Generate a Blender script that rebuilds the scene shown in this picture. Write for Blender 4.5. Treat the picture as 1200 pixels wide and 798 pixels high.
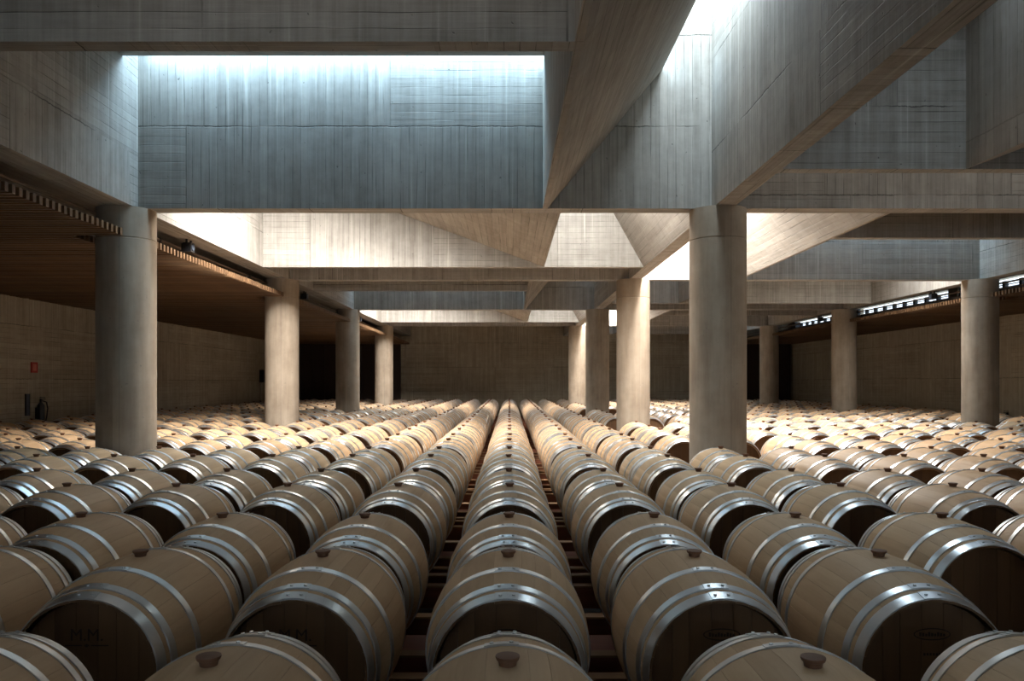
import bpy, bmesh, math, random
from mathutils import Vector, Matrix
random.seed(7)
for o in list(bpy.data.objects):
    bpy.data.objects.remove(o)
SC = bpy.context.scene
COL = SC.collection

# ------------------------------------------------------------------ camera
CZ = 1.75                       # eye height above the floor
FPX = 930.0                     # focal length in pixels of the 1200 px wide frame
cam_d = bpy.data.cameras.new('camera')
cam = bpy.data.objects.new('camera', cam_d)
COL.objects.link(cam)
cam.location = (0, 0, CZ)
cam.rotation_euler = (math.pi / 2, 0, 0)
cam_d.sensor_width = 36.0
cam_d.lens = 36.0 * FPX / 1200.0
cam_d.shift_x = 3.0 / 1200.0
cam_d.shift_y = 49.0 / 1200.0
cam_d.clip_start = 0.05
cam_d.clip_end = 200
SC.camera = cam

# ------------------------------------------------------------------ view + world
SC.view_settings.view_transform = 'Standard'
SC.view_settings.look = 'None'
SC.view_settings.gamma = 1.0
SC.view_settings.exposure = 1.0
SC.view_settings.use_curve_mapping = False
SC.cycles.max_bounces = 10
SC.cycles.diffuse_bounces = 8
SC.cycles.glossy_bounces = 4
SC.cycles.sample_clamp_indirect = 6.0
SC.cycles.use_denoising = True
W = bpy.data.worlds.new('world')
SC.world = W
W.use_nodes = True
bg = W.node_tree.nodes['Background']
bg.inputs['Color'].default_value = (0.75, 0.88, 1.0, 1)
bg.inputs['Strength'].default_value = 1.6

# ------------------------------------------------------------------ key dimensions (z relative to the eye, y = depth)
ZS = 2.19       # soffit of every beam
ZR = 3.95       # roof slab underside
ZL = 5.15       # top of the lanterns
BAY = 6.93
Y1 = 10.0       # front face of the second transverse beam
XL, XM0, XM1, XRI = -4.68, 2.55, 2.80, 10.03
XLW, XRW = -10.4, 13.4          # outer walls
YF, YB = 37.66, -8.5            # far wall, wall behind the viewer
MIR = XM0 + XM1


# ------------------------------------------------------------------ skylights (daylight falling through the roof lanterns), plus lamps added under the closed slab
def skylight(x0, x1, y0, y1, power, color, tilt=0.0, z=None, roll=0.0):
    L = bpy.data.lights.new('skylight_daylight', 'AREA')
    L.shape = 'RECTANGLE'
    L.size = abs(x1 - x0)
    L.size_y = abs(y1 - y0)
    L.energy = power
    L.color = color
    o = bpy.data.objects.new('skylight_daylight', L)
    o.location = ((x0 + x1) / 2, (y0 + y1) / 2, CZ + (ZL - 0.1 if z is None else z))
    o.rotation_euler = (math.radians(tilt), math.radians(roll), 0)
    COL.objects.link(o)
    return o


BLUE = (0.50, 0.77, 1.0)
COOL = (0.72, 0.87, 1.0)
WARM = (1.0, 0.955, 0.90)
NEUT = (1.0, 0.98, 0.94)
ZG = 3.95 + .12                 # roof-level glazing
skylight(XL + .12, 1.9, 9.62, 9.97, 88, BLUE, 0, 4.25)                  # narrow slot over the blue-lit beam
skylight(1.98, XM0 - .06, 7.9, 9.95, 58, (.74, .90, 1.0))
skylight(-2.6, 1.9, 3.6, 4.9, 12, NEUT, 0, 3.88)                     # lamp added under the closed slab, over the barrels before the first baffle
skylight(XM1 + .3, XRI - .3, 8.5, 9.8, 19, NEUT, 0, 3.88)  # lamp added under the closed slab to brighten the cross beam face
skylight(-3.3, -1.1, 10.5, 12.2, 950, WARM, 66, ZG + .1)           # sunny side of the same beam
skylight(.75, 1.5, 10.45, 13.6, 190, WARM, 40, ZG)
skylight(-3.3, -1.1, 24.4, 26.1, 800, WARM, 66, ZG + .1)
skylight(.75, 1.5, 24.3, 27.4, 170, WARM, 40, ZG)
skylight(XL + .05, 1.9, 23.48, 23.83, 55, BLUE, 0, 4.25)
skylight(XM1 + .7, XRI - .05, 16.55, 16.9, 75, BLUE, 0, 4.25)
skylight(XM1 + .06, XM1 + .5, 13.6, 16.8, 500, WARM, 0, 3.86, -28)
skylight(XM1 + .06, XM1 + .5, 27.5, 30.6, 480, WARM, 0, 3.86, -28)
skylight(XM1 + 3.7, XRI - .1, 3.5, 5.4, 6, NEUT, 32, ZG + .45)
skylight(XM1 + 1.3, XM1 + 2.0, 3.5, 7.2, 3, NEUT, 15, ZG)
skylight(XL + .1, -1.1, -3.4, -1.5, 20, COOL, 32, ZG + .45)
skylight(XM1 + 3.7, XRI - .1, 17.4, 19.3, 190, WARM, -20, ZG + .1)
# weak cool fill lamp, added out of view behind the viewer
ent = bpy.data.lights.new('entrance_daylight', 'AREA')
ent.shape = 'RECTANGLE'
ent.size, ent.size_y, ent.energy, ent.color = 12.0, 1.7, 6, (.82, .92, 1.0)
fill_ob = bpy.data.objects.new('entrance_daylight', ent)
fill_ob.location = (2.5, YB + .25, CZ + .35)
fill_ob.rotation_euler = (math.radians(90), 0, 0)
COL.objects.link(fill_ob)


# ------------------------------------------------------------------ node helpers
class NT:
    def __init__(s, name):
        s.m = bpy.data.materials.new(name)
        s.m.use_nodes = True
        s.t = s.m.node_tree
        s.b = s.t.nodes['Principled BSDF']

    def n(s, typ, **kw):
        nd = s.t.nodes.new(typ)
        for k, v in kw.items():
            if k.startswith('i_'):
                key = k[2:]
                key = int(key) if key.isdigit() else key
                s.put(nd.inputs[key], v)
            else:
                setattr(nd, k, v)
        return nd

    def put(s, sock, v):
        if hasattr(v, 'links') or isinstance(v, bpy.types.NodeSocket):
            s.t.links.new(v, sock)
        else:
            sock.default_value = v

    def math(s, op, a, b=0.0, c=0.0):
        nd = s.t.nodes.new('ShaderNodeMath')
        nd.operation = op
        s.put(nd.inputs[0], a)
        s.put(nd.inputs[1], b)
        s.put(nd.inputs[2], c)
        return nd.outputs[0]

    def vec(s, x, y, z=0.0):
        nd = s.t.nodes.new('ShaderNodeCombineXYZ')
        s.put(nd.inputs[0], x)
        s.put(nd.inputs[1], y)
        s.put(nd.inputs[2], z)
        return nd.outputs[0]

    def noise(s, v, scale, detail=3.0, rough=0.55):
        nd = s.t.nodes.new('ShaderNodeTexNoise')
        s.put(nd.inputs['Vector'], v)
        nd.inputs['Scale'].default_value = scale
        nd.inputs['Detail'].default_value = detail
        nd.inputs['Roughness'].default_value = rough
        return nd.outputs['Fac']

    def white(s, v):
        nd = s.t.nodes.new('ShaderNodeTexWhiteNoise')
        nd.noise_dimensions = '3D'
        s.put(nd.inputs['Vector'], v)
        return nd.outputs['Value']

    def rng(s, v, a, b, c=0.0, d=1.0, smooth=False):
        nd = s.t.nodes.new('ShaderNodeMapRange')
        if smooth:
            nd.interpolation_type = 'SMOOTHSTEP'
        s.put(nd.inputs['Value'], v)
        for k, x in zip(('From Min', 'From Max', 'To Min', 'To Max'), (a, b, c, d)):
            nd.inputs[k].default_value = x
        return nd.outputs[0]

    def mixc(s, f, a, b, mode='MIX'):
        nd = s.t.nodes.new('ShaderNodeMix')
        nd.data_type = 'RGBA'
        nd.blend_type = mode
        s.put(nd.inputs[0], f)
        s.put(nd.inputs[6], a if not isinstance(a, tuple) else (*a, 1)[:4])
        s.put(nd.inputs[7], b if not isinstance(b, tuple) else (*b, 1)[:4])
        return nd.outputs[2]

    def mixf(s, f, a, b):
        nd = s.t.nodes.new('ShaderNodeMix')
        s.put(nd.inputs[0], f)
        s.put(nd.inputs[2], a)
        s.put(nd.inputs[3], b)
        return nd.outputs[0]

    def bump(s, h, strength, dist):
        nd = s.t.nodes.new('ShaderNodeBump')
        nd.inputs['Strength'].default_value = strength
        nd.inputs['Distance'].default_value = dist
        s.put(nd.inputs['Height'], h)
        s.t.links.new(nd.outputs[0], s.b.inputs['Normal'])

    def out(s, col=None, rough=None, metal=None, spec=None):
        if col is not None:
            s.put(s.b.inputs['Base Color'], col if not isinstance(col, tuple) else (*col, 1)[:4])
        if rough is not None:
            s.put(s.b.inputs['Roughness'], rough)
        if metal is not None:
            s.put(s.b.inputs['Metallic'], metal)
        if spec is not None:
            s.put(s.b.inputs['Specular IOR Level'], spec)
        return s.m


def board_concrete(name, ca, cb, patch=True, board=0.105):
    t = NT(name)
    uv = t.n('ShaderNodeUVMap').outputs[0]
    sp = t.n('ShaderNodeSeparateXYZ', i_0=uv)
    u, v = sp.outputs[0], sp.outputs[1]
    wob = t.math('MULTIPLY', t.math('SUBTRACT', t.noise(uv, 1.3, 2), .5), .025)
    pv = t.math('DIVIDE', v, 1.15)
    row = t.math('FLOOR', pv)
    pu = t.math('ADD', t.math('DIVIDE', u, 2.35), t.white(t.vec(row, 3.3, 1.7)))
    colc = t.math('FLOOR', pu)
    pid = t.white(t.vec(colc, row, 5.1))
    if patch:
        horiz = t.math('GREATER_THAN', pid, .54)
        ac = t.mixf(horiz, u, v)
        al = t.mixf(horiz, v, u)
    else:
        ac, al = u, v
    acw = t.math('ADD', ac, wob)
    q = t.math('DIVIDE', acw, board)
    bi = t.math('FLOOR', q)
    fr = t.math('FRACT', q)
    r1 = t.white(t.vec(bi, t.math('MULTIPLY', pid, 91.0), 2.0))
    edge = t.math('ABSOLUTE', t.math('SUBTRACT', fr, .5))
    joint = t.rng(edge, .44, .5, 0, 1, True)
    joint = t.math('MULTIPLY', joint, t.rng(t.noise(t.vec(t.math('MULTIPLY', bi, 3.1), t.math('MULTIPLY', al, 1.6)), 1.0, 2), .42, .62))
    grain = t.noise(t.vec(t.math('MULTIPLY', ac, 34.0), t.math('MULTIPLY', al, 1.7)), 1.0, 4, .6)
    drip = t.noise(t.vec(t.math('MULTIPLY', u, 8.0), t.math('MULTIPLY', v, .42)), 1.0, 4, .62)
    cloud = t.noise(uv, .55, 4, .6)
    pits = t.rng(t.noise(uv, 17.0, 2, .5), .71, .76, 0, 1)
    # construction joints between pours
    jw = t.math('ADD', pv, t.math('MULTIPLY', t.math('SUBTRACT', t.noise(uv, 6.0, 5, .75), .5), .05))
    pj = t.rng(t.math('ABSOLUTE', t.math('SUBTRACT', t.math('FRACT', jw), .5)), .491, .499, 0, 1, True)
    pj = t.math('MULTIPLY', pj, t.rng(t.noise(uv, .9, 2), .40, .52))
    pk = t.rng(t.math('ABSOLUTE', t.math('SUBTRACT', t.math('FRACT', pu), .5)), .495, .4985, 0, 1, True)
    pk = t.math('MULTIPLY', pk, t.rng(t.noise(uv, 1.1, 3), .40, .62, 0, .6))
    if not patch:
        pj = t.math('MULTIPLY', pj, .35)
        pk = t.math('MULTIPLY', pk, .0)
    strk = t.noise(t.vec(t.math('MULTIPLY', u, 26.0), t.math('MULTIPLY', v, .3)), 1.0, 3, .6)
    runs = t.math('MULTIPLY', t.rng(strk, .60, .74), t.rng(t.noise(uv, .8, 3), .40, .62))
    val = t.math('MULTIPLY', r1, .17)
    val = t.math('ADD', val, t.math('MULTIPLY', grain, .26))
    val = t.math('ADD', val, t.math('MULTIPLY', drip, .62))
    val = t.math('ADD', val, t.math('MULTIPLY', cloud, .70))
    val = t.math('ADD', val, t.math('MULTIPLY', t.math('SUBTRACT', strk, .5), .55))
    val = t.math('ADD', val, t.math('MULTIPLY', t.math('SUBTRACT', t.noise(uv, 5.0, 5, .7), .5), .5))
    val = t.rng(val, .50, 1.22)
    c = t.mixc(val, cb, ca)
    dark = t.math('MAXIMUM', t.math('MULTIPLY', joint, .85), t.math('MAXIMUM', t.math('MULTIPLY', pj, .85), pk))
    dark = t.math('MAXIMUM', dark, t.math('MULTIPLY', pits, .6))
    c = t.mixc(dark, c, tuple(x * .28 for x in cb))
    if patch:
        c = t.mixc(t.math('MULTIPLY', runs, .55), c, tuple(min(1, x * 1.5) for x in ca))
    h = t.math('SUBTRACT', t.math('ADD', t.math('MULTIPLY', r1, .35), t.math('MULTIPLY', grain, .3)), t.math('MULTIPLY', dark, .9))
    t.bump(h, .55, .012)
    return t.out(c, .82, 0.0, .25)


CONC = board_concrete('board_marked_concrete', (.43, .408, .372), (.19, .176, .156))
CONC_B = board_concrete('board_marked_concrete_long', (.42, .388, .345), (.20, .181, .155), False, .12)
WALLC = board_concrete('outer_wall_concrete', (.48, .415, .31), (.25, .205, .145))


def column_mat():
    t = NT('column_concrete')
    tc = t.n('ShaderNodeTexCoord').outputs['Object']
    sp = t.n('ShaderNodeSeparateXYZ', i_0=tc)
    a = t.math('ARCTAN2', sp.outputs[0], sp.outputs[1])
    n1 = t.noise(t.vec(t.math('MULTIPLY', a, 1.3), t.math('MULTIPLY', sp.outputs[2], .4), t.n('ShaderNodeObjectInfo').outputs['Random']), 2.0, 5, .6)
    n2 = t.noise(tc, 2.2, 4, .6)
    n3 = t.rng(t.noise(tc, 26.0, 2), .69, .74)
    v = t.rng(t.math('ADD', n1, n2), .7, 1.3)
    c = t.mixc(v, (.24, .188, .138), (.39, .325, .25))
    seam = t.rng(t.math('ABSOLUTE', t.math('SUBTRACT', a, 2.93)), .004, .014, 1, 0)
    c = t.mixc(t.math('MAXIMUM', t.math('MULTIPLY', n3, .45), t.math('MULTIPLY', seam, .6)), c, (.14, .12, .10))
    t.bump(t.math('SUBTRACT', n2, seam), .2, .01)
    return t.out(c, .75, 0, .3)


def wood_mat(name, ca, cb, axis=1, rough=.62, use_attr=True, grain=1.0, spec=.35, blot=.0):
    t = NT(name)
    tc = t.n('ShaderNodeTexCoord').outputs['Object']
    sp = t.n('ShaderNodeSeparateXYZ', i_0=tc)
    k = [26.0, 26.0, 26.0]
    k[axis] = 1.6
    rnd = t.n('ShaderNodeObjectInfo').outputs['Random']
    off = t.math('MULTIPLY', rnd, 40.0)
    at = None
    if use_attr:
        at = t.n('ShaderNodeAttribute', attribute_name='rnd').outputs['Fac']
        off = t.math('ADD', off, t.math('MULTIPLY', at, 17.0))
    comps = [t.math('MULTIPLY', sp.outputs[i], k[i]) for i in range(3)]
    comps[axis] = t.math('ADD', comps[axis], off)
    vv = t.vec(*comps)
    g = t.noise(vv, 1.0, 5, .62)
    g2 = t.noise(vv, 4.5, 2, .5)
    b = t.noise(tc, 2.6, 3)
    val = t.math('ADD', t.math('MULTIPLY', g, .55 * grain), t.math('MULTIPLY', g2, .18 * grain))
    val = t.math('ADD', val, t.math('MULTIPLY', b, .35))
    val = t.math('ADD', val, t.math('MULTIPLY', rnd, .28))
    if use_attr:
        val = t.math('ADD', val, t.math('MULTIPLY', at, .24))
    val = t.rng(val, .42, 1.25 if use_attr else 1.05)
    c = t.mixc(val, cb, ca)
    t.bump(g, .12, .004)
    return t.out(c, rough, 0, spec)


def steel_mat(name, col, rough, spread=.12):
    t = NT(name)
    tc = t.n('ShaderNodeTexCoord').outputs['Object']
    rnd = t.n('ShaderNodeObjectInfo').outputs['Random']
    n1 = t.noise(tc, 9.0, 4, .65)
    n2 = t.noise(tc, 60.0, 2, .5)
    v = t.math('ADD', t.math('ADD', t.math('MULTIPLY', n1, .34), t.math('MULTIPLY', n2, .04)), t.math('MULTIPLY', rnd, .3))
    c = t.mixc(t.rng(v, .1, .6), tuple(x * .7 for x in col), col)
    return t.out(c, t.rng(v, .1, .6, rough + spread, rough - .03), .92)


def plain(name, col, rough=.6, metal=0.0, var=.25, scale=8.0, spec=.4):
    t = NT(name)
    tc = t.n('ShaderNodeTexCoord').outputs['Object']
    n1 = t.noise(tc, scale, 4, .6)
    c = t.mixc(t.rng(n1, .3, .7), tuple(x * (1 - var) for x in col), tuple(min(1, x * (1 + var)) for x in col))
    return t.out(c, rough, metal, spec)


COLM = column_mat()
OAK = wood_mat('oak_stave', (.61, .42, .25), (.39, .252, .135))
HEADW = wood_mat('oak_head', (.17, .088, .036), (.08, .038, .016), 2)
STEEL = steel_mat('galvanised_hoop', (.74, .77, .80), .31, .06)
BUNGM = wood_mat('bung_wood', (.22, .105, .055), (.10, .045, .025), 0, .6, False)
SLATM = wood_mat('slat_timber', (.22, .125, .06), (.075, .04, .02), 0, .55, False)
RACKM = wood_mat('rack_timber', (.30, .10, .05), (.13, .042, .022), 0, .6, False)
RACKE = wood_mat('rack_edge_timber', (.36, .20, .09), (.20, .10, .05), 0, .6, False)
BRAND = plain('burnt_brand', (.032, .017, .010), .8)
FLOORM = plain('floor_screed', (.12, .10, .085), .7, 0, .3, 1.5)
SHADEM = wood_mat('dark_door_timber', (.055, .03, .02), (.025, .014, .01), 2, .6, False)  # dark tone stands in for shade on the end wall
BLACKM = plain('black_metal', (.018, .018, .02), .45)
REDM = plain('red_enamel', (.42, .02, .015), .4, 0, .1)
PALER = plain('pale_red_print', (.60, .16, .12), .5, 0, .1)
SLATEB = plain('slate_blue_plate', (.055, .07, .10), .5)
PIPEM = plain('conduit_metal', (.16, .12, .09), .5, .3)
LOUVM = plain('louver_metal', (.16, .20, .25), .35, .5)
WHITEP = plain('pale_plastic', (.5, .48, .42), .5)
GL = NT('skylight_glass')
GL.b.inputs['Transmission Weight'].default_value = 1.0
GL.b.inputs['IOR'].default_value = 1.02
GLASS = GL.out((.92, .97, 1.0), .15)


# ------------------------------------------------------------------ mesh helpers
def link(name, me, parent=None, loc=None):
    o = bpy.data.objects.new(name, me)
    COL.objects.link(o)
    if parent is not None:
        o.parent = parent
    if loc is not None:
        o.location = loc
    return o


def tag(o, label=None, cat=None, group=None, kind=None):
    if label:
        o['label'] = label
    if cat:
        o['category'] = cat
    if group:
        o['group'] = group
    if kind:
        o['kind'] = kind
    return o


def empty(name, loc):
    o = bpy.data.objects.new(name, None)
    o.empty_display_size = .1
    o.location = loc
    COL.objects.link(o)
    return o


def mesh(name, verts, faces, mats, fm=None, smooth=None):
    me = bpy.data.meshes.new(name)
    me.from_pydata([tuple(v) for v in verts], [], faces)
    for m in (mats if isinstance(mats, (list, tuple)) else [mats]):
        me.materials.append(m)
    if fm is not None:
        me.polygons.foreach_set('material_index', fm)
    if smooth is not None:
        me.polygons.foreach_set('use_smooth', [True] * len(me.polygons))
        me.set_sharp_from_angle(angle=math.radians(smooth))
    me.update()
    return me


class MB:
    """collects boxes, prisms, lathes and tubes for ONE mesh"""
    def __init__(s):
        s.v, s.f, s.m = [], [], []

    def add(s, verts, faces, m=0):
        b = len(s.v)
        s.v += [tuple(x) for x in verts]
        s.f += [tuple(i + b for i in f) for f in faces]
        s.m += [m] * len(faces)
        return s

    def box(s, x0, x1, y0, y1, z0, z1, m=0):
        vs = [(x, y, z) for x in (x0, x1) for y in (y0, y1) for z in (z0, z1)]
        return s.add(vs, [(0, 1, 3, 2), (4, 6, 7, 5), (0, 4, 5, 1), (2, 3, 7, 6), (0, 2, 6, 4), (1, 5, 7, 3)], m)

    def prism(s, poly, y0, y1, m=0):
        """XZ polygon swept along y"""
        area = sum(poly[i][0] * poly[(i + 1) % len(poly)][1] - poly[(i + 1) % len(poly)][0] * poly[i][1] for i in range(len(poly)))
        if area < 0:
            poly = poly[::-1]
        n = len(poly)
        vs = [(x, y0, z) for x, z in poly] + [(x, y1, z) for x, z in poly]
        fs = [tuple(range(n)), tuple(range(2 * n - 1, n - 1, -1))]
        fs += [(i + n, (i + 1) % n + n, (i + 1) % n, i) for i in range(n)]
        return s.add(vs, fs, m)

    def lathe(s, prof, seg, axis='z', c=(0, 0, 0), m=0, caps=True, mats=None, a0=0.0):
        vs, fs, mm = [], [], []
        n = len(prof)
        for h, r in prof:
            for i in range(seg):
                a = a0 + 2 * math.pi * i / seg
                p, q = r * math.cos(a), r * math.sin(a)
                vs.append((c[0] + p, c[1] + q, c[2] + h) if axis == 'z' else ((c[0] + p, c[1] + h, c[2] + q) if axis == 'y' else (c[0] + h, c[1] + p, c[2] + q)))
        for j in range(n - 1):
            for i in range(seg):
                k = (i + 1) % seg
                f = (j * seg + i, j * seg + k, (j + 1) * seg + k, (j + 1) * seg + i)
                fs.append(f if axis != 'y' else f[::-1])
                mm.append(mats[j] if mats else m)
        if caps:
            f1, f2 = tuple(range(seg - 1, -1, -1)), tuple((n - 1) * seg + i for i in range(seg))
            fs += [f1, f2] if axis != 'y' else [f1[::-1], f2[::-1]]
            mm += [mats[0] if mats else m, mats[-1] if mats else m]
        b = len(s.v)
        s.v += vs
        s.f += [tuple(i + b for i in f) for f in fs]
        s.m += mm
        return s

    def tube(s, p, q, r, seg=8, m=0):
        p, q = Vector(p), Vector(q)
        d = (q - p).normalized()
        u = d.orthogonal().normalized()
        w = d.cross(u)
        vs = [p + (u * math.cos(2 * math.pi * i / seg) + w * math.sin(2 * math.pi * i / seg)) * r for i in range(seg)]
        vs += [x + (q - p) for x in vs]
        fs = [(i, (i + 1) % seg, (i + 1) % seg + seg, i + seg) for i in range(seg)]
        fs += [tuple(range(seg - 1, -1, -1)), tuple(range(seg, 2 * seg))]
        return s.add(vs, fs, m)

    def me(s, name, mats, smooth=None):
        return mesh(name, s.v, s.f, mats, s.m, smooth)


def concrete_uv(me, ox=0.0):
    """UV in metres; v runs up walls and along beams and slopes"""
    uvl = me.uv_layers.new(name='UVMap')
    for p in me.polygons:
        n = p.normal
        vs = [me.vertices[me.loops[li].vertex_index].co for li in p.loop_indices]
        ex = max(v.x for v in vs) - min(v.x for v in vs)
        ey = max(v.y for v in vs) - min(v.y for v in vs)
        for li in p.loop_indices:
            c = me.vertices[me.loops[li].vertex_index].co
            if abs(n.y) > .7:
                uv = (c.x, c.z)
            elif abs(n.x) > .95:
                uv = (c.y, c.z)
            elif abs(n.z) > .95:
                uv = (c.y, c.x) if ex > ey else (c.x, c.y)
            else:
                w = math.hypot(n.x, n.z)
                uv = ((c.x * n.z - c.z * n.x) / w, c.y)
            uvl.data[li].uv = (uv[0] + ox, uv[1] + ox * .37)
    return me


def struct(name, mb, mat, label, cat=None):
    """a piece of the building; z in mb is relative to the eye"""
    me = concrete_uv(mb.me(name, mat), random.uniform(0, 40))
    o = link(name, me, None, (0, 0, CZ))
    return tag(o, label, cat or 'concrete', None, 'structure')


# ------------------------------------------------------------------ the shell
ZF = -CZ
o = struct('floor', MB().box(XLW - .3, XRW + .3, YB - .3, YF + .3, ZF - .2, ZF), FLOORM, 'dark screed floor beneath the barrel racks', 'floor')
struct('wall_left', MB().box(XLW - .3, XLW, YB, YF, ZF, 2.9), WALLC, 'board-marked concrete wall behind the fire extinguisher and red sign', 'wall')
far_mb = MB().box(XLW - .3, XRW + .3, YF, YF + .3, ZF, ZR)
far_mb.box(XL, XRI, YF - .14, YF, 1.98, ZR)
struct('wall_back', far_mb, WALLC, 'dim concrete end wall beyond the last barrels', 'wall')
struct('wall_front', MB().box(XLW - .3, -3.5, YB - .3, YB, ZF, ZR).box(8.5, XRW + .3, YB - .3, YB, ZF, ZR).box(-3.5, 8.5, YB - .3, YB, ZF, -.5).box(-3.5, 8.5, YB - .3, YB, 1.2, ZR), WALLC, 'concrete wall closing the hall behind the viewer', 'wall')
g = link('window_entrance', MB().box(-3.5, 8.5, YB - .17, YB - .13, -.5, 1.2).me('g', GLASS), None, (0, 0, CZ))  # unseen glass, added to go with the rear fill lamp
tag(g, 'glazed strip in the entrance wall behind the viewer', 'window', None, 'structure')
# wall with the clerestory: solid below and above the louvred strip
ZW0, ZW1 = 2.33, 2.83
wr = MB().box(XRW, XRW + .3, YB, YF, ZF, ZW0).box(XRW, XRW + .3, YB, YF, ZW1, 3.3)
struct('wall_right', wr, WALLC, 'concrete wall under the louvred clerestory strip', 'wall')

# aisle slabs above the slatted ceilings, roof over the naves
struct('ceiling', MB().box(XLW - .3, XL - .3, YB, YF, 2.75, 2.95), CONC_B, 'concrete slab over the aisle beside the extinguisher wall', 'ceiling')
struct('ceiling', MB().box(XRI + .26, XRW + .3, YB, YF, 3.1, 3.3), CONC_B, 'concrete slab over the aisle beside the clerestory', 'ceiling')

# longitudinal beams on the column lines
struct('beam', MB().box(XL - .37, XL, YB, YF, ZS, ZL), CONC, 'long concrete beam above the columns on the extinguisher side', 'beam')
struct('beam', MB().box(XM0, XM1, YB, YF, ZS, ZL), CONC, 'long concrete beam along the middle line of columns', 'beam')
struct('beam', MB().box(XRI, XRI + .26, YB, YF, ZS, ZL), CONC, 'long concrete beam above the columns on the clerestory side', 'beam')

NAVES = [(False, XL, XM0), (True, XM1, XRI)]
ORD = {-3.86: 'behind the viewer', 3.07: 'at the entrance end', 10.0: 'on the second column row', 16.93: 'on the third column row',
       23.86: 'on the fourth column row', 30.79: 'on the fifth column row'}


def fx(x, mir):
    return MIR - x if mir else x


for mir, x0, x1 in NAVES:
    side = 'in the nave toward the clerestory' if mir else 'in the nave toward the extinguisher wall'
    deep = (3.07, 16.93, 30.79) if mir else (-3.86, 10.0, 23.86)
    shallow = (-3.86, 10.0, 23.86) if mir else (3.07, 16.93, 30.79)
    roof = []

    def bx(xa, xb):
        a, b = fx(xa, mir), fx(xb, mir)
        return min(a, b), max(a, b)
    for yd in deep:
        nm = ORD[yd]
        struct('beam', MB().box(x0, x1, yd, yd + .27, ZS, ZL), CONC, 'deep cross beam of board-marked concrete %s %s' % (nm, side), 'beam')
        # baffle walls either side of the light wells
        xa, xb = bx(XL, .42)
        if yd - 4.9 > YB:
            struct('wall_baffle', MB().box(xa, xb, yd - 4.9, yd - 4.75, ZS, ZR), CONC, 'hanging concrete baffle before the deep beam %s %s' % (nm, side), 'wall')
        if yd + 5.23 < YF:
            struct('wall_baffle', MB().box(x0, x1, yd + 5.08, yd + 5.23, ZS, ZR), CONC, 'hanging concrete baffle beyond the deep beam %s %s' % (nm, side), 'wall')
        # wedge with a sloping side, in front of the deep beam
        p = [(.42, ZS), (.48, ZS), (1.93, ZR), (.42, ZR)]
        struct('ceiling_wedge', MB().prism([(fx(a, mir), b) for a, b in p], max(yd - 6.65, YB), yd), CONC_B,
               'sloping concrete wedge running up to the deep beam %s %s' % (nm, side), 'ceiling')
        ye = min(yd + 5.08, YF - .15)
        p = [(.66, ZS), (.66, ZR), (-4.1, ZR)]
        gm = MB().prism([(fx(a, mir), b) for a, b in p], yd + 2.6, ye)
        p = [(.66, ZS), (.66, ZR), (-1.0, ZR), (-1.0, ZS + 1.66 * 1.76 / 4.76)]
        gm.prism([(fx(a, mir), b) for a, b in p], yd + .27, yd + 2.6)
        struct('ceiling_wedge', gm, CONC_B, 'gently sloping concrete slab beyond the deep beam %s %s' % (nm, side), 'ceiling')
        p = [(2.55, ZS), (2.55, ZR), (1.57, ZR)]
        struct('ceiling_wedge', MB().prism([(fx(a, mir), b) for a, b in p], yd + .27, ye), CONC_B,
               'steep slope against the middle beam beyond the deep beam %s %s' % (nm, side), 'ceiling')
        # curbs of the lantern
        struct('trim_curb', MB().box(*bx(XL, 1.93), yd - .5, yd - .4, ZR + .2, ZL), CONC, 'lantern curb in front of the deep beam %s %s' % (nm, side), 'trim')
        g = link('window_skylight', MB().box(x0, x1, yd - .4, yd, ZL, ZL + .03).me('g', GLASS), None, (0, 0, CZ))
        tag(g, 'skylight glazing before the deep beam %s %s' % (nm, side), 'skylight', None, 'structure')
        xa, xb = bx(XL, -1.0)
        gl = MB().box(xa, xb, yd + .27, yd + 2.6, ZR + .75, ZR + .78)
        xa, xb = bx(.66, 1.57)
        gl.box(xa, xb, yd + .27, yd + 4.5, ZR + .2, ZR + .23)
        g = link('window_skylight', gl.me('g', GLASS), None, (0, 0, CZ))
        tag(g, 'skylight glazing beyond the deep beam %s %s' % (nm, side), 'skylight', None, 'structure')
        # roof round the hopper slot
        ya, yb = max(yd - 6.93, YB), yd - .4
        xa, xb = bx(XL, 1.93)
        roof.append((xa, xb, ya, yb))
        xa, xb = bx(1.93, XM0)
        roof.append((xa, xb, ya, yd - 3.5))
        xa, xb = bx(-1.0, .66)
        roof.append((xa, xb, yd + .27, yd + 2.6))
        xa, xb = bx(XL, .66)
        roof.append((xa, xb, yd + 2.6, min(yd + 6.93, YF)))
        xa, xb = bx(.66, 1.57)
        roof.append((xa, xb, yd + 4.5, min(yd + 6.93, YF)))
        xa, xb = bx(1.57, XM0)
        roof.append((xa, xb, yd + .27, min(yd + 6.93, YF)))
        xa, xb = bx(1.93, XM0)
        g = link('window_skylight', MB().box(xa, xb, yd - 3.5, yd - .4, ZL, ZL + .03).me('g', GLASS), None, (0, 0, CZ))
        tag(g, 'narrow skylight glazing over the slot beside the middle beam %s %s' % (nm, side), 'skylight', None, 'structure')
        xc = fx(1.93, mir)
        s_ = (-.1 if not mir else .1)
        struct('trim_curb', MB().box(min(xc, xc + s_), max(xc, xc + s_), yd - 3.5, yd - .5, ZR, ZL), CONC,
               'long curb of the narrow skylight %s %s' % (nm, side), 'trim')
    for yd in shallow:
        struct('beam', MB().box(x0, x1, yd, yd + .27, ZS, ZR), CONC, 'cross beam of board-marked concrete between baffles %s %s' % (ORD[yd], side), 'beam')
    if not mir:
        roof.append((x0, x1, 30.79, YF))
    else:
        roof.append((x0, x1, YB, -3.86))
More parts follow.
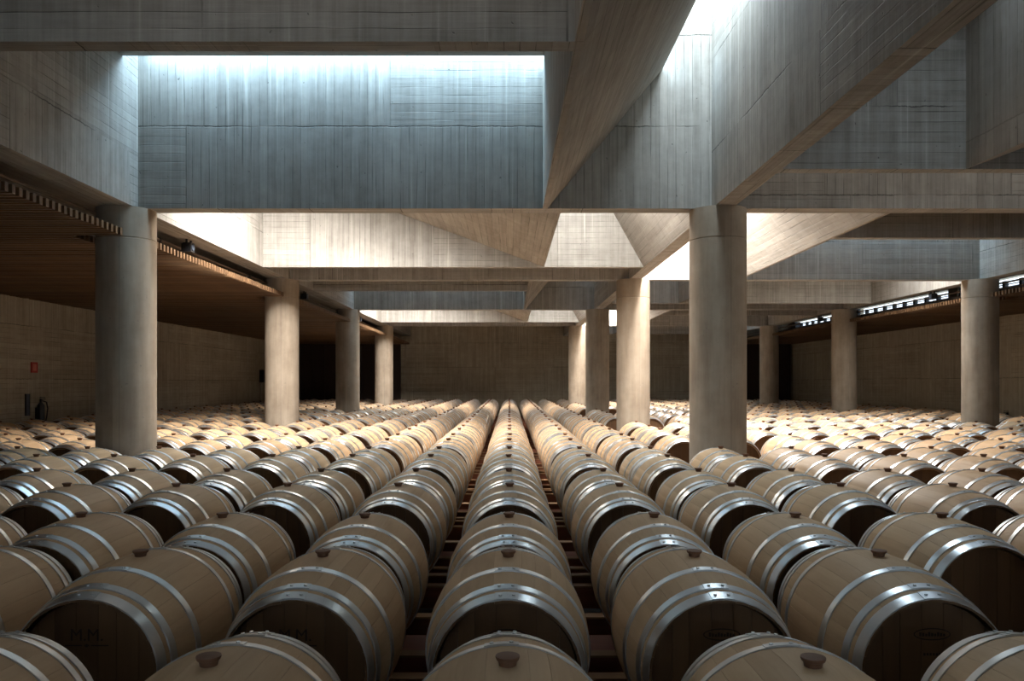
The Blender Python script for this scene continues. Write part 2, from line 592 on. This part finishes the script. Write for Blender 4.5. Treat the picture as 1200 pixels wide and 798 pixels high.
    for (xa, xb, ya, yb) in ([(XM1 + .2, XRI - .2, 8.4, 9.9)] if mir else [(XL + .2, 1.3, 3.5, 5.0)]):
        g = link('window_skylight', MB().box(xa, xb, ya, yb, ZR - .04, ZR - .005).me('g', GLASS), None, (0, 0, CZ))  # glass added below the uncut slab, dressing the lamp under it
        tag(g, 'flush skylight panel between the baffle and the cross beam %s' % side, 'skylight', None, 'structure')
    rm = MB()
    for a in roof:
        rm.box(a[0], a[1], a[2], a[3], ZR, ZR + .2)
    struct('ceiling', rm, CONC_B, 'flat concrete roof slab between the light wells %s' % side, 'ceiling')

# ------------------------------------------------------------------ columns
RC = .355
cprof = [(ZF, RC), (1.79, RC), (1.795, RC - .006), (1.807, RC - .006), (1.812, RC), (ZS, RC)]
COLS = []
colme = MB().lathe(cprof, 64).me('column', COLM, 30)
ROWN = ['first', 'second', 'third', 'fourth', 'fifth']
for xn, xc in (('on the extinguisher side', -4.89), ('on the middle line', 2.66), ('on the clerestory side', 10.12)):
    for k in range(5):
        yc = Y1 + .135 + BAY * (k - 1)
        COLS.append((xc, yc))
        o = link('column', colme, None, (xc, yc, CZ))
        tag(o, 'round concrete column in the %s row %s' % (ROWN[k], xn), 'column', None, 'structure')

# ------------------------------------------------------------------ dark plank sheets standing in for shade at the aisle ends
def wall_shade(name, xa, xb, label):
    d = empty(name, ((xa + xb) / 2, YF - .06, 0))
    tag(d, label, 'door', None, 'structure')
    w = xb - xa
    n = max(3, int(w / .55))
    top = CZ + 1.86
    link('door_frame', MB().box(-w / 2 - .1, -w / 2, -.1, .05, 0, top).box(w / 2, w / 2 + .1, -.1, .05, 0, top).box(-w / 2, w / 2, -.1, .05, top - .1, top).me('f', SHADEM), d)
    bm = MB().box(-w / 2 / n + .006, w / 2 / n - .006, -.05, .04, .01, top - .1).me('plank', SHADEM)
    for i in range(n):
        link('plank', bm, d, (-w / 2 + (i + .5) * w / n, 0, 0))


wall_shade('door_1', -9.9, -5.25, 'dark timber door closing the aisle beside the extinguisher wall')
wall_shade('door_2', 10.5, 13.2, 'dark timber door closing the aisle below the clerestory')

# ------------------------------------------------------------------ slatted timber ceilings of the aisles
SP, SW, ST, SB = .11, .052, 1.876, 1.79


def slat_panel(xin, xout, yc0, yc1, label, sgn):
    """slats run across the aisle, from the column line to the outer wall"""
    root = empty('slatted_ceiling', ((xin + xout) / 2, (yc0 + yc1) / 2, CZ + ST))
    tag(root, label, 'slatted ceiling', 'slatted timber ceilings of the aisles')
    L = abs(xout - xin) - .05
    h = ST - SB
    full = MB().box(-L / 2, L / 2, -SW / 2, SW / 2, -h, 0).me('slat', SLATM)
    cut = .62
    short = MB().box(-(L - cut) / 2, (L - cut) / 2, -SW / 2, SW / 2, -h, 0).me('slat', SLATM)
    n = int((yc1 - yc0) / SP)
    for i in range(n):
        y = yc0 + (i + .5) * SP
        near = any(abs(y - c[1]) < RC + .05 and abs(c[0] - xin) < 1 for c in COLS)
        cx = (cut / 2) * sgn if near else 0.0
        bow = .003 * math.sin(i * .37) + random.uniform(-.003, .003)
        o = link('slat', short if near else full, root, (cx, y - (yc0 + yc1) / 2, bow))
    m = 5
    bme = MB().box(-.03, .03, -(yc1 - yc0) / 2 + .02, (yc1 - yc0) / 2 - .02, .022, .08).me('batten', BLACKM)
    for j in range(m):
        link('batten', bme, root, (-L / 2 + (j + .5) * L / m, 0, 0))
    return root


for k, nm in enumerate(('between the first and second columns', 'between the second and third columns', 'between the third and fourth columns',
                        'between the fourth and fifth columns', 'beyond the fifth column')):
    yc = Y1 + .135 + BAY * (k - 1)
    y1_ = min(yc + BAY, YF - .2)
    slat_panel(-4.69, XLW + .02, yc, y1_, 'brown slatted timber ceiling on the extinguisher side ' + nm, -1)
    slat_panel(10.06, XRW - .02, yc, y1_, 'brown slatted timber ceiling on the clerestory side ' + nm, 1)

# ------------------------------------------------------------------ clerestory windows with louvre blades
for k in range(1, 6):
    ya = Y1 + .135 + BAY * (k - 1) + .25
    yb = min(ya + BAY - .5, YF - .3)
    w = empty('window_%d' % k, (XRW + .1, (ya + yb) / 2, CZ + ZW0))
    tag(w, 'clerestory window strip with louvre blades %s' % ('opposite the %s aisle bay' % ROWN[k - 1]), 'window', None, 'structure')
    hl = (yb - ya) / 2
    hw = ZW1 - ZW0
    fr = MB().box(-.05, .05, -hl, hl, 0, .03).box(-.05, .05, -hl, -hl + .06, .03, hw).box(-.05, .05, hl - .06, hl, .03, hw)
    for j in range(1, 9):
        y = -hl + j * 2 * hl / 9
        fr.box(-.05, .05, y - .06, y + .06, .03, hw - .075)
    link('window_frame', fr.me('frame', BLACKM), w)
    bl = MB().prism([(-.05, -.023), (-.042, -.028), (.05, .023), (.042, .028)], -hl, hl).me('blade', LOUVM)
    for j in range(6):
        link('louver_blade', bl, w, (0, 0, .06 + j * .066))
    wl = MB().box(XRW, XRW + .3, yb - CZ * 0, yb + .5, ZW0, ZW1)
    struct('wall_pier', wl, WALLC, 'short concrete pier between clerestory strips past the %s aisle bay' % ROWN[k - 1], 'wall')

exec_parts = True
# ------------------------------------------------------------------ the barrels
R0, RE, HL = .3525, .287, .475
NS = 26
PX = .82
Y0P, PER, DP = 3.52, 2.365, 1.01
ZTOP = -.770
ZB = ZTOP - R0               # barrel axis, relative to the eye
BASE = CZ + ZTOP - 2 * R0    # rest point in the world


def rad(a):
    return R0 - (R0 - RE) * (abs(a) / HL) ** 2


rs = random.Random(3)
wd = [rs.uniform(.72, 1.3) for _ in range(NS)]
wd[0] = 1.45
tot = sum(wd)
ANG = [math.pi / 2 - math.pi * wd[0] / tot]
for w_ in wd:
    ANG.append(ANG[-1] + 2 * math.pi * w_ / tot)
STAT = [-HL + i * HL / 5 for i in range(11)]


def set_rnd(me, vals):
    at = me.attributes.new('rnd', 'FLOAT', 'FACE')
    at.data.foreach_set('value', vals)


def stave_me(i, gap):
    a0, a1 = ANG[i] + gap, ANG[i + 1] - gap
    vs, fs = [], []
    na = 4
    for r_off in (0, -.026):
        for a in STAT:
            for j in range(na):
                t_ = a0 + (a1 - a0) * j / (na - 1)
                r = rad(a) + (r_off if abs(a) < HL - .01 else r_off * .38)
                # edges of the stave are eased so the joints read
                if r_off == 0 and j in (0, na - 1):
                    r -= .0012
                vs.append((r * math.cos(t_), a, R0 + r * math.sin(t_)))
    n = len(STAT)
    idx = lambda s, k, j: s * n * na + k * na + j
    for k in range(n - 1):
        for j in range(na - 1):
            fs.append((idx(0, k, j), idx(0, k + 1, j), idx(0, k + 1, j + 1), idx(0, k, j + 1)))
        fs.append((idx(0, k, 0), idx(1, k, 0), idx(1, k + 1, 0), idx(0, k + 1, 0)))
        fs.append((idx(0, k, na - 1), idx(0, k + 1, na - 1), idx(1, k + 1, na - 1), idx(1, k, na - 1)))
    for k in (0, n - 1):
        f = (idx(0, k, 0), idx(0, k, 1), idx(0, k, 2), idx(0, k, 3), idx(1, k, 3), idx(1, k, 2), idx(1, k, 1), idx(1, k, 0))
        fs.append(f if k == 0 else f[::-1])
    me = mesh('stave', vs, fs, [OAK, HEADW], [0] * (len(fs) - 2) + [1, 1], 40)  # ends in dark head timber: rim shade and end-grain stain put into colour
    set_rnd(me, [rs.random()] * len(fs))
    return me


STAVES = [stave_me(i, .0011) for i in range(NS)]
# the whole shell of staves as one mesh for barrels further off, eased at each joint
vs, fs, rn = [], [], []
for k, a in enumerate(STAT):
    for i in range(NS):
        for t_, dr in ((ANG[i], -.002), (ANG[i] + .02, 0), (ANG[i + 1] - .02, 0)):
            r = rad(a) + dr
            vs.append((r * math.cos(t_), a, R0 + r * math.sin(t_)))
nr = NS * 3
sr = [rs.random() for _ in range(NS)]
for k in range(len(STAT) - 1):
    for i in range(nr):
        j = (i + 1) % nr
        fs.append((k * nr + i, (k + 1) * nr + i, (k + 1) * nr + j, k * nr + j))
        rn.append(sr[i // 3])
# rim, croze and rear end
ENDF = []
b = len(vs)
for i in range(nr):
    v = vs[i]
    f_ = (RE - .010) / RE
    vs.append((v[0] * f_, -HL, R0 + (v[2] - R0) * f_))
for i in range(nr):
    v = vs[i]
    f_ = (RE - .026) / RE
    vs.append((v[0] * f_, -HL + .05, R0 + (v[2] - R0) * f_))
for i in range(nr):
    j = (i + 1) % nr
    fs.append((i, j, b + j, b + i))
    rn.append(sr[i // 3])
    ENDF.append(len(fs) - 1)
    fs.append((b + i, b + j, b + nr + j, b + nr + i))
    rn.append(sr[i // 3])
fs.append(tuple((len(STAT) - 1) * nr + i for i in range(nr)))
rn.append(.5)
BODY = mesh('staves', vs, fs, [OAK, HEADW], [1 if q in set(ENDF) else 0 for q in range(len(fs))], 40)  # rim faces darkened likewise, for the shade and stain at the stave ends
set_rnd(BODY, rn)


# heads of boards
def board_poly(xa, xb, r, n=8):
    pts = []
    for i in range(n + 1):
        x = xa + (xb - xa) * i / n
        x = max(-r, min(r, x))
        pts.append((x, math.sqrt(max(0, r * r - x * x))))
    return pts + [(x, -z) for x, z in pts[::-1] if z > 1e-6]


RH = RE - .018
bw = [rs.uniform(.8, 1.25) for _ in range(7)]
bs = sum(bw)
edges = [-RH]
for w_ in bw:
    edges.append(edges[-1] + 2 * RH * w_ / bs)
HBOARDS = []
for i in range(7):
    po = [(x, z + R0) for x, z in board_poly(edges[i] + .0009, edges[i + 1] - .0009, RH)]
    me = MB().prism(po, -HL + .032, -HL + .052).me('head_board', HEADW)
    set_rnd(me, [rs.random()] * len(me.polygons))
    HBOARDS.append(me)
hm = MB()
cnt = []
for i in range(7):
    po = [(x, z + R0) for x, z in board_poly(edges[i] + .0009, edges[i + 1] - .0009, RH)]
    nb = len(hm.f)
    hm.prism(po, -HL + .032, -HL + .048)
    cnt += [rs.random()] * (len(hm.f) - nb)
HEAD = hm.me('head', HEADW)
set_rnd(HEAD, cnt)
rm = MB().lathe([(HL - .05, RH), (HL - .033, RH)], 32, 'y', (0, 0, R0))
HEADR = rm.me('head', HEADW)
set_rnd(HEADR, [.5] * len(HEADR.polygons))


def hoop_mb(mb, ac, w, t_, seg=44):
    a = [ac - w / 2, ac - w / 2 + .002, ac + w / 2 - .002, ac + w / 2]
    prof = [(a[0], rad(a[0]) - .003), (a[0], rad(a[0]) + t_ * .7), (a[1], rad(a[1]) + t_), (a[2], rad(a[2]) + t_), (a[3], rad(a[3]) + t_ * .7), (a[3], rad(a[3]) - .003)]
    return mb.lathe(prof, seg, 'y', (0, 0, R0), caps=False, a0=math.pi / 2)


def rivets_mb(mb, ac, w, t_, off):
    r = rad(ac) + t_
    # overlapping end of the band and two rivet heads
    n = 5
    th0, th1 = math.pi / 2 - .15 + off, math.pi / 2 + .15 + off
    vsx, fsx = [], []
    for k in range(n + 1):
        th = th0 + (th1 - th0) * k / n
        for a in (ac - w / 2 + .001, ac + w / 2 - .001):
            for rr in (r - .001, r + .0022):
                rq = rr + rad(a) - rad(ac)
                vsx.append((rq * math.cos(th), a, R0 + rq * math.sin(th)))
    for k in range(n):
        q = k * 4
        fsx += [(q + 1, q + 3, q + 7, q + 5), (q, q + 1, q + 5, q + 4), (q + 2, q + 6, q + 7, q + 3)]
    fsx += [(0, 2, 3, 1), (n * 4, n * 4 + 1, n * 4 + 3, n * 4 + 2)]
    mb.add(vsx, fsx)
    for d in (-.085, .085):
        th = math.pi / 2 + off + d
        p = Vector((math.cos(th), 0, math.sin(th)))
        c0 = p * (r + .001) + Vector((0, ac, R0))
        mb.tube(c0, c0 + p * .005, .0065, 8)
    return mb


HOOPS = []
for s_ in (-1, 1):
    for ac, w_, t_ in ((.4475, .053, .0040), (.374, .040, .0040), (.203, .038, .0040)):
        HOOPS.append((s_ * ac, w_, t_))
HOOP1, RIV, HOOP2 = [], [], []
for i, (ac, w_, t_) in enumerate(HOOPS):
    HOOP1.append(hoop_mb(MB(), ac, w_, t_, 72).me('hoop', STEEL, 20))
    off = rs.uniform(-.06, .06)
    RIV.append(rivets_mb(MB(), ac, w_, t_, off).me('lap_plate', STEEL, 20))
    HOOP2.append(rivets_mb(hoop_mb(MB(), ac, w_, t_, 40), ac, w_, t_, off).me('hoop', STEEL, 20))

bp = [(-.014, .022), (.002, .024), (.013, .0265), (.015, .031), (.021, .0335), (.025, .033), (.0265, .027)]
BUNG = MB().lathe(bp, 20, 'z', (0, 0, 2 * R0)).me('bung', BUNGM, 40)


# burnt marks on the heads
def text_mesh(s, size):
    cu = bpy.data.curves.new('brand', 'FONT')
    cu.body = s
    cu.size = size
    cu.align_x = 'CENTER'
    cu.extrude = .0006
    ob = bpy.data.objects.new('brand_tmp', cu)
    COL.objects.link(ob)
    bpy.context.view_layer.update()
    me = bpy.data.meshes.new_from_object(ob.evaluated_get(bpy.context.evaluated_depsgraph_get()))
    bpy.data.objects.remove(ob)
    return me


def ring_mb(mb, cx, cz, rx, rz, w, y, n=36):
    vs, fs = [], []
    for i in range(n):
        a = 2 * math.pi * i / n
        for k in (1, 0):
            vs.append((cx + (rx - w * (1 - k)) * math.cos(a), y, cz + (rz - w * (1 - k)) * math.sin(a)))
    for i in range(n):
        j = (i + 1) % n
        fs.append((2 * i, 2 * j, 2 * j + 1, 2 * i + 1))
    return mb.add(vs, fs)


YM = -HL + .0312
tm = text_mesh('M.M.', .066)
mb = MB()
mb.add([(v.co.x, YM - v.co.z, R0 + .12 + v.co.y) for v in tm.vertices], [tuple(p.vertices) for p in tm.polygons])
for sx in (-1, 1):
    mb.box(min(sx * .018, sx * .085), max(sx * .018, sx * .085), YM - .0004, YM, R0 + .099, R0 + .104)
mb.add([(0, YM, R0 + .108), (.011, YM, R0 + .1015), (0, YM, R0 + .094), (-.011, YM, R0 + .1015)], [(0, 1, 2, 3)])
MARK_A = mb.me('brand_mark', BRAND)
mb = ring_mb(MB(), 0, R0 + .145, .072, .024, .0045, YM)
for i in range(9):
    x = -.046 + i * .0115
    mb.box(x - .0042, x + .0042, YM - .0004, YM, R0 + .137, R0 + .153 - .003 * (i % 3))
MARK_B = mb.me('brand_mark', BRAND)
for i in range(6):
    x = -.03 + i * .012
    mb.box(x - .004, x + .004, YM - .0004, YM, R0 + .062, R0 + .072)
MARK_C = mb.me('brand_mark', BRAND)

# --- positions
rows = []
for k in range(-1, 15):
    for j in (0, 1):
        y = Y0P + PER * k + DP * j
        if 1.8 < y < YF - .55:
            rows.append((y, k, j))
spots = []
for y, k, j in rows:
    for i in range(-12, 16):
        x = i * PX
        if x < XLW + .45 or x > XRW - .45:
            continue
        if any(abs(x - c[0]) < RC + R0 - .03 and abs(y - c[1]) < RC + HL + .01 for c in COLS):
            continue
        spots.append((x, y, i, k, j))


def in_frame(x, y):
    yn = y + .47
    sx = (abs(x) - .33) / yn * FPX
    return sx < (597 if x < 0 else 603)


def wide_frame(x, y):
    return (abs(x) - .4) / (y + .5) * FPX < 900


vis = sorted([s for s in spots if in_frame(s[0], s[1])], key=lambda s: s[0] ** 2 + s[1] ** 2)
indiv = set(vis[:300])
GRP = 'oak barrels lying in rows on the racks'


NUM = 'no one two three four five six seven eight nine ten eleven twelve thirteen fourteen fifteen sixteen seventeen eighteen nineteen twenty twenty-one twenty-two twenty-three twenty-four twenty-five twenty-six'.split()
ROWY = [r[0] for r in rows]


def row_phrase(y):
    before = [q for q in ROWY if q < 10.135 and q >= y - .01]
    past = [q for q in ROWY if q > 10.135 and q <= y + .01]
    n = len(before) or len(past)
    return '%s row%s %s the second column' % (NUM[n], '' if n == 1 else 's', 'before' if before else 'past')


def barrel_label(x, y, i, k, j):
    d = i - 3
    if d == 0:
        f = 'in line with the middle columns'
    else:
        f = '%s file%s %s of middle columns' % (NUM[abs(d)], '' if abs(d) == 1 else 's', 'extinguisher-side' if d < 0 else 'clerestory-side')
    if 3.0 < y < 3.6:
        return 'oak barrel with %s on its head %s' % ('branded initials' if i <= -1 else 'an oval brand', f)
    return 'oak barrel %s, %s' % (f, row_phrase(y))


rj = random.Random(11)
for (x, y, i, k, j) in spots:
    if (x, y, i, k, j) not in indiv:
        continue
    root = empty('wine_barrel', (x + rj.uniform(-.008, .008), y + rj.uniform(-.012, .012), BASE))
    root.rotation_euler = (0, 0, rj.uniform(-.01, .01))
    tag(root, barrel_label(x, y, i, k, j), 'barrel', GRP)
    tier1 = y < 6.2
    if tier1:
        for me in STAVES:
            link('stave', me, root)
        for me in HBOARDS:
            link('head_board', me, root)
        link('rear_head', HEADR, root)
        for h_, r_ in zip(HOOP1, RIV):
            o = link('hoop', h_, root)
            link('lap_plate', r_, o)
        if 3.0 < y < 3.6:
            link('brand_mark', MARK_A if i <= -1 else (MARK_B if i == 0 else MARK_C), root)
    else:
        tag(link('staves', BODY, root), kind='stuff')
        link('head', HEAD, root)
        for h_ in HOOP2:
            link('hoop', h_, root)
    b_ = link('bung', BUNG, root)

# --- every other barrel, too many to tell apart singly
prof, pm = [], []
sta = [-HL]
ev = []
for ac, w_, t_ in HOOPS:
    ev += [(ac - w_ / 2, ac + w_ / 2, t_)]
ev.sort()
pts = [(-HL, rad(HL), 0)]
for a0_, a1_, t_ in ev:
    pts.append((a0_, rad(a0_), 0))
    pts.append((a0_, rad(a0_) + t_ * 1.6, 1))
    pts.append((a1_, rad(a1_) + t_ * 1.6, 1))
    pts.append((a1_, rad(a1_), 0))
    if abs((a0_ + a1_) / 2 + .203) < .01:
        pts.append((0, rad(0), 0))
pts.append((HL, rad(HL), 0))
mats = []
for p, q in zip(pts[:-1], pts[1:]):
    mats.append(1 if (p[2] == 1 or q[2] == 1) else 0)
far = MB().lathe([(-HL + .035, RE - .03), (-HL, RE - .03)] + [(p[0], p[1]) for p in pts], 22, 'y', (0, 0, R0), mats=[0, 0] + mats, a0=math.pi / 2)
# cap faces: the visible head gets the head timber
far.m[-2] = 2
far.lathe([(-.01, .024), (.02, .026), (.021, .033), (.033, .031)], 8, 'z', (0, 0, 2 * R0), m=3)
SV, SF, SM, SR = [], [], [], []
for (x, y, i, k, j) in spots:
    if (x, y, i, k, j) in indiv or not wide_frame(x, y):
        continue
    b0 = len(SV)
    dx, dy = x + rj.uniform(-.01, .01), y + rj.uniform(-.015, .015)
    SV += [(v[0] + dx, v[1] + dy, v[2] + BASE) for v in far.v]
    SF += [tuple(q + b0 for q in f) for f in far.f]
    SM += far.m
    SR += [rj.random()] * len(far.f)
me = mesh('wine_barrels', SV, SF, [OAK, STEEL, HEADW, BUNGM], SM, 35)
set_rnd(me, SR)
o = link('wine_barrel_mass', me)
tag(o, 'far rows of pale oak wine barrels packed up to the end wall', 'barrels', None, 'stuff')

# ------------------------------------------------------------------ timber racks under the barrels
SEG = [(XLW + .25, -5.25, 'by the extinguisher wall'), (-4.42, 2.24, 'in the extinguisher-side nave'),
       (3.08, 9.70, 'in the clerestory-side nave'), (10.52, XRW - .25, 'by the clerestory wall')]
ZT = BASE - .001             # rack top where the bilge beds down
RME = {}
for si, (xa, xb, sn) in enumerate(SEG):
    L = xb - xa
    RME[si] = (
        MB().box(-L / 2, L / 2, -.04, .04, -.16, -.012).me('beam', RACKM),
        MB().box(-L / 2, L / 2, -.044, .044, -.012, 0).me('beam_edge', RACKE),
        MB().box(-L / 2, L / 2, -.15, .15, -.03, 0).me('deck_board', RACKM),
        MB().box(-.04, .04, -.04, .04, -(ZT - .0), -.16).me('leg', RACKM))
for k in range(-1, 14):
    for si, (xa, xb, sn) in enumerate(SEG):
        yb_ = Y0P + PER * k
        if not any(wide_frame(x_, yb_ + 1.2) for x_ in (xa, xb, (xa + xb) / 2)):
            continue
        root = empty('barrel_rack', ((xa + xb) / 2, yb_, 0))
        tag(root, 'reddish timber rack %s, %s' % (sn, row_phrase(yb_ if k >= 0 else yb_ + DP)), 'rack', 'timber racks under the barrels')
        beam, edge, deck, leg = RME[si]
        L = xb - xa
        shown = k < 6 and si in (1, 2)
        for dy, dz in (((-.10, 0), (.215, 0), (.53, -.02), (.81, 0), (1.58, -.02)) if shown else ((-.10, 0), (.81, 0))):
            o = link('beam', beam, root, (0, dy, ZT + dz))
            if shown:
                link('beam_edge', edge, o)
        if shown:
            link('deck_board', deck, root, (0, 1.12, ZT - .05))
        for dy in (-.10, .81):
            for dx in (-L / 2 + .1, L / 2 - .1):
                link('leg', leg, root, (dx, dy, ZT))

# ------------------------------------------------------------------ things on the outer walls
def wallpt(side, y, zrel):
    return (XLW if side < 0 else XRW, y, CZ + zrel)


def extinguisher(side, y, z, label):
    s_ = 1 if side < 0 else -1
    r_ = empty('fire_extinguisher', wallpt(side, y, z))
    tag(r_, label, 'fire extinguisher')
    link('cylinder', MB().lathe([(0, .06), (.01, .075), (.38, .075), (.42, .06), (.45, .03), (.47, .025)], 20, 'z', (s_ * .10, 0, 0)).me('cyl', BLACKM, 40), r_)
    v_ = link('valve', MB().lathe([(.47, .028), (.52, .028)], 12, 'z', (s_ * .10, 0, 0)).box(s_ * .10 - .02, s_ * .10 + .02, -.02, .14, .52, .54).box(s_ * .10 - .02, s_ * .10 + .02, -.02, .13, .56, .575).me('valve', BLACKM), r_)
    h_ = MB()
    pts_ = [(s_ * .10, .03, .5), (s_ * .14, .14, .46), (s_ * .15, .17, .32), (s_ * .14, .15, .15), (s_ * .13, .12, .02)]
    for p, q in zip(pts_[:-1], pts_[1:]):
        h_.tube(p, q, .014)
    link('hose', h_.me('hose', BLACKM), r_)
    link('bracket', MB().box(min(0, s_ * .03), max(0, s_ * .03), -.05, .05, .1, .35).me('bracket', BLACKM), r_)
    return r_


extinguisher(-1, 17.45, -.90, 'dark fire extinguisher with black hose hung on the board-marked wall')
extinguisher(1, 21.2, -1.34, 'dark fire extinguisher on the wall below the clerestory')
r_ = empty('wall_plate', wallpt(-1, 17.1, -.72))
link('plate', MB().box(0, .025, -.06, .06, 0, .47).me('plate', SLATEB), r_)
link('plate_rim', MB().box(0, .03, -.072, -.06, 0, .47).box(0, .03, .06, .072, 0, .47).me('rim', BLACKM), r_)
tag(r_, 'narrow slate-blue plate on the wall beside the fire extinguisher', 'plate')
r_ = empty('fire_sign', wallpt(-1, 17.35, .21))
link('panel', MB().box(.004, .018, -.12, .12, 0, .23).me('p', REDM), r_)
link('print', MB().box(.018, .0195, -.06, .07, .04, .19).me('p', PALER), r_)
tag(r_, 'small red fire sign on the wall above the extinguisher', 'sign')
for y_, n_ in ((33.3, 'beside the pale conduit'), (34.4, 'nearer the dark timber door')):
    r_ = empty('wall_cabinet', wallpt(-1, y_, .0))
    link('case', MB().box(.004, .16, -.3, .3, 0, .52).me('c', BLACKM), r_)
    link('door', MB().box(.16, .172, -.28, .28, .02, .5).me('c', BLACKM), r_)
    tag(r_, 'black equipment cabinet on the dim wall ' + n_, 'cabinet')
r_ = empty('conduit_pipe', wallpt(-1, 33.1, -1.70))
link('pipe', MB().tube((.03, 0, 0), (.03, 0, 1.70), .02).me('p', WHITEP), r_)
link('clip', MB().box(0, .055, -.03, .03, .9, .93).me('c', BLACKM), r_)
tag(r_, 'pale vertical conduit on the wall below the black cabinets', 'pipe')
r_ = empty('emergency_light', wallpt(-1, 34.4, 1.58))
link('case', MB().box(.003, .07, -.16, .16, 0, .1).me('c', WHITEP), r_)
link('lens', MB().box(.07, .085, -.14, .14, .015, .085).me('c', PALER), r_)
tag(r_, 'small pale emergency light high on the wall under the slats', 'light')


def spotlight(x, y, label, s_):
    r_ = empty('spotlight', (x, y, CZ + ZS))
    tag(r_, label, 'spotlight', 'black spotlights between the beams and slats')
    link('bracket', MB().box(-.015, .015, -.09, -.07, -.12, 0).box(-.015, .015, .07, .09, -.12, 0).me('b', BLACKM), r_)
    hd = MB().box(-.06, .06, -.07, .07, -.19, -.05)
    for q in range(5):
        hd.box(-s_ * .06 - .03, -s_ * .06 + .03, -.06 + q * .028, -.05 + q * .028, -.18, -.06)
    link('housing', hd.me('h', BLACKM), r_)
    link('lens', MB().lathe([(0, .055), (s_ * .012, .05)], 16, 'x', (s_ * .06, 0, -.12)).me('l', SLATEB, 40), r_)


for k, nm in enumerate(('first', 'second', 'third', 'fourth')):
    y_ = 5.27 + BAY * k
    spotlight(-4.93, y_, 'black spotlight under the beam over the %s slatted ceiling on the extinguisher side' % nm, 1)
    spotlight(10.2, y_, 'black spotlight under the beam over the %s slatted ceiling on the clerestory side' % nm, -1)
for xx, sn in ((-5.16, 'extinguisher'), (10.42, 'clerestory')):
    for q, zz in enumerate((2.10, 2.0)):
        r_ = empty('cable_conduit', (xx + (.12 * q if xx > 0 else -.12 * q), YB + .2, CZ + zz))
        link('pipe', MB().tube((0, 0, 0), (0, YF - YB - .4, 0), .022).me('p', PIPEM), r_)
        clm = MB().box(-.03, .03, -.02, .02, -.03, .03).me('clip', BLACKM)
        for y_ in range(12, 36, 4):
            link('clip', clm, r_, (0, y_, 0))
        tag(r_, '%s brown conduit running above the slatted ceiling on the %s side' % (('upper', 'lower')[q], sn), 'pipe')
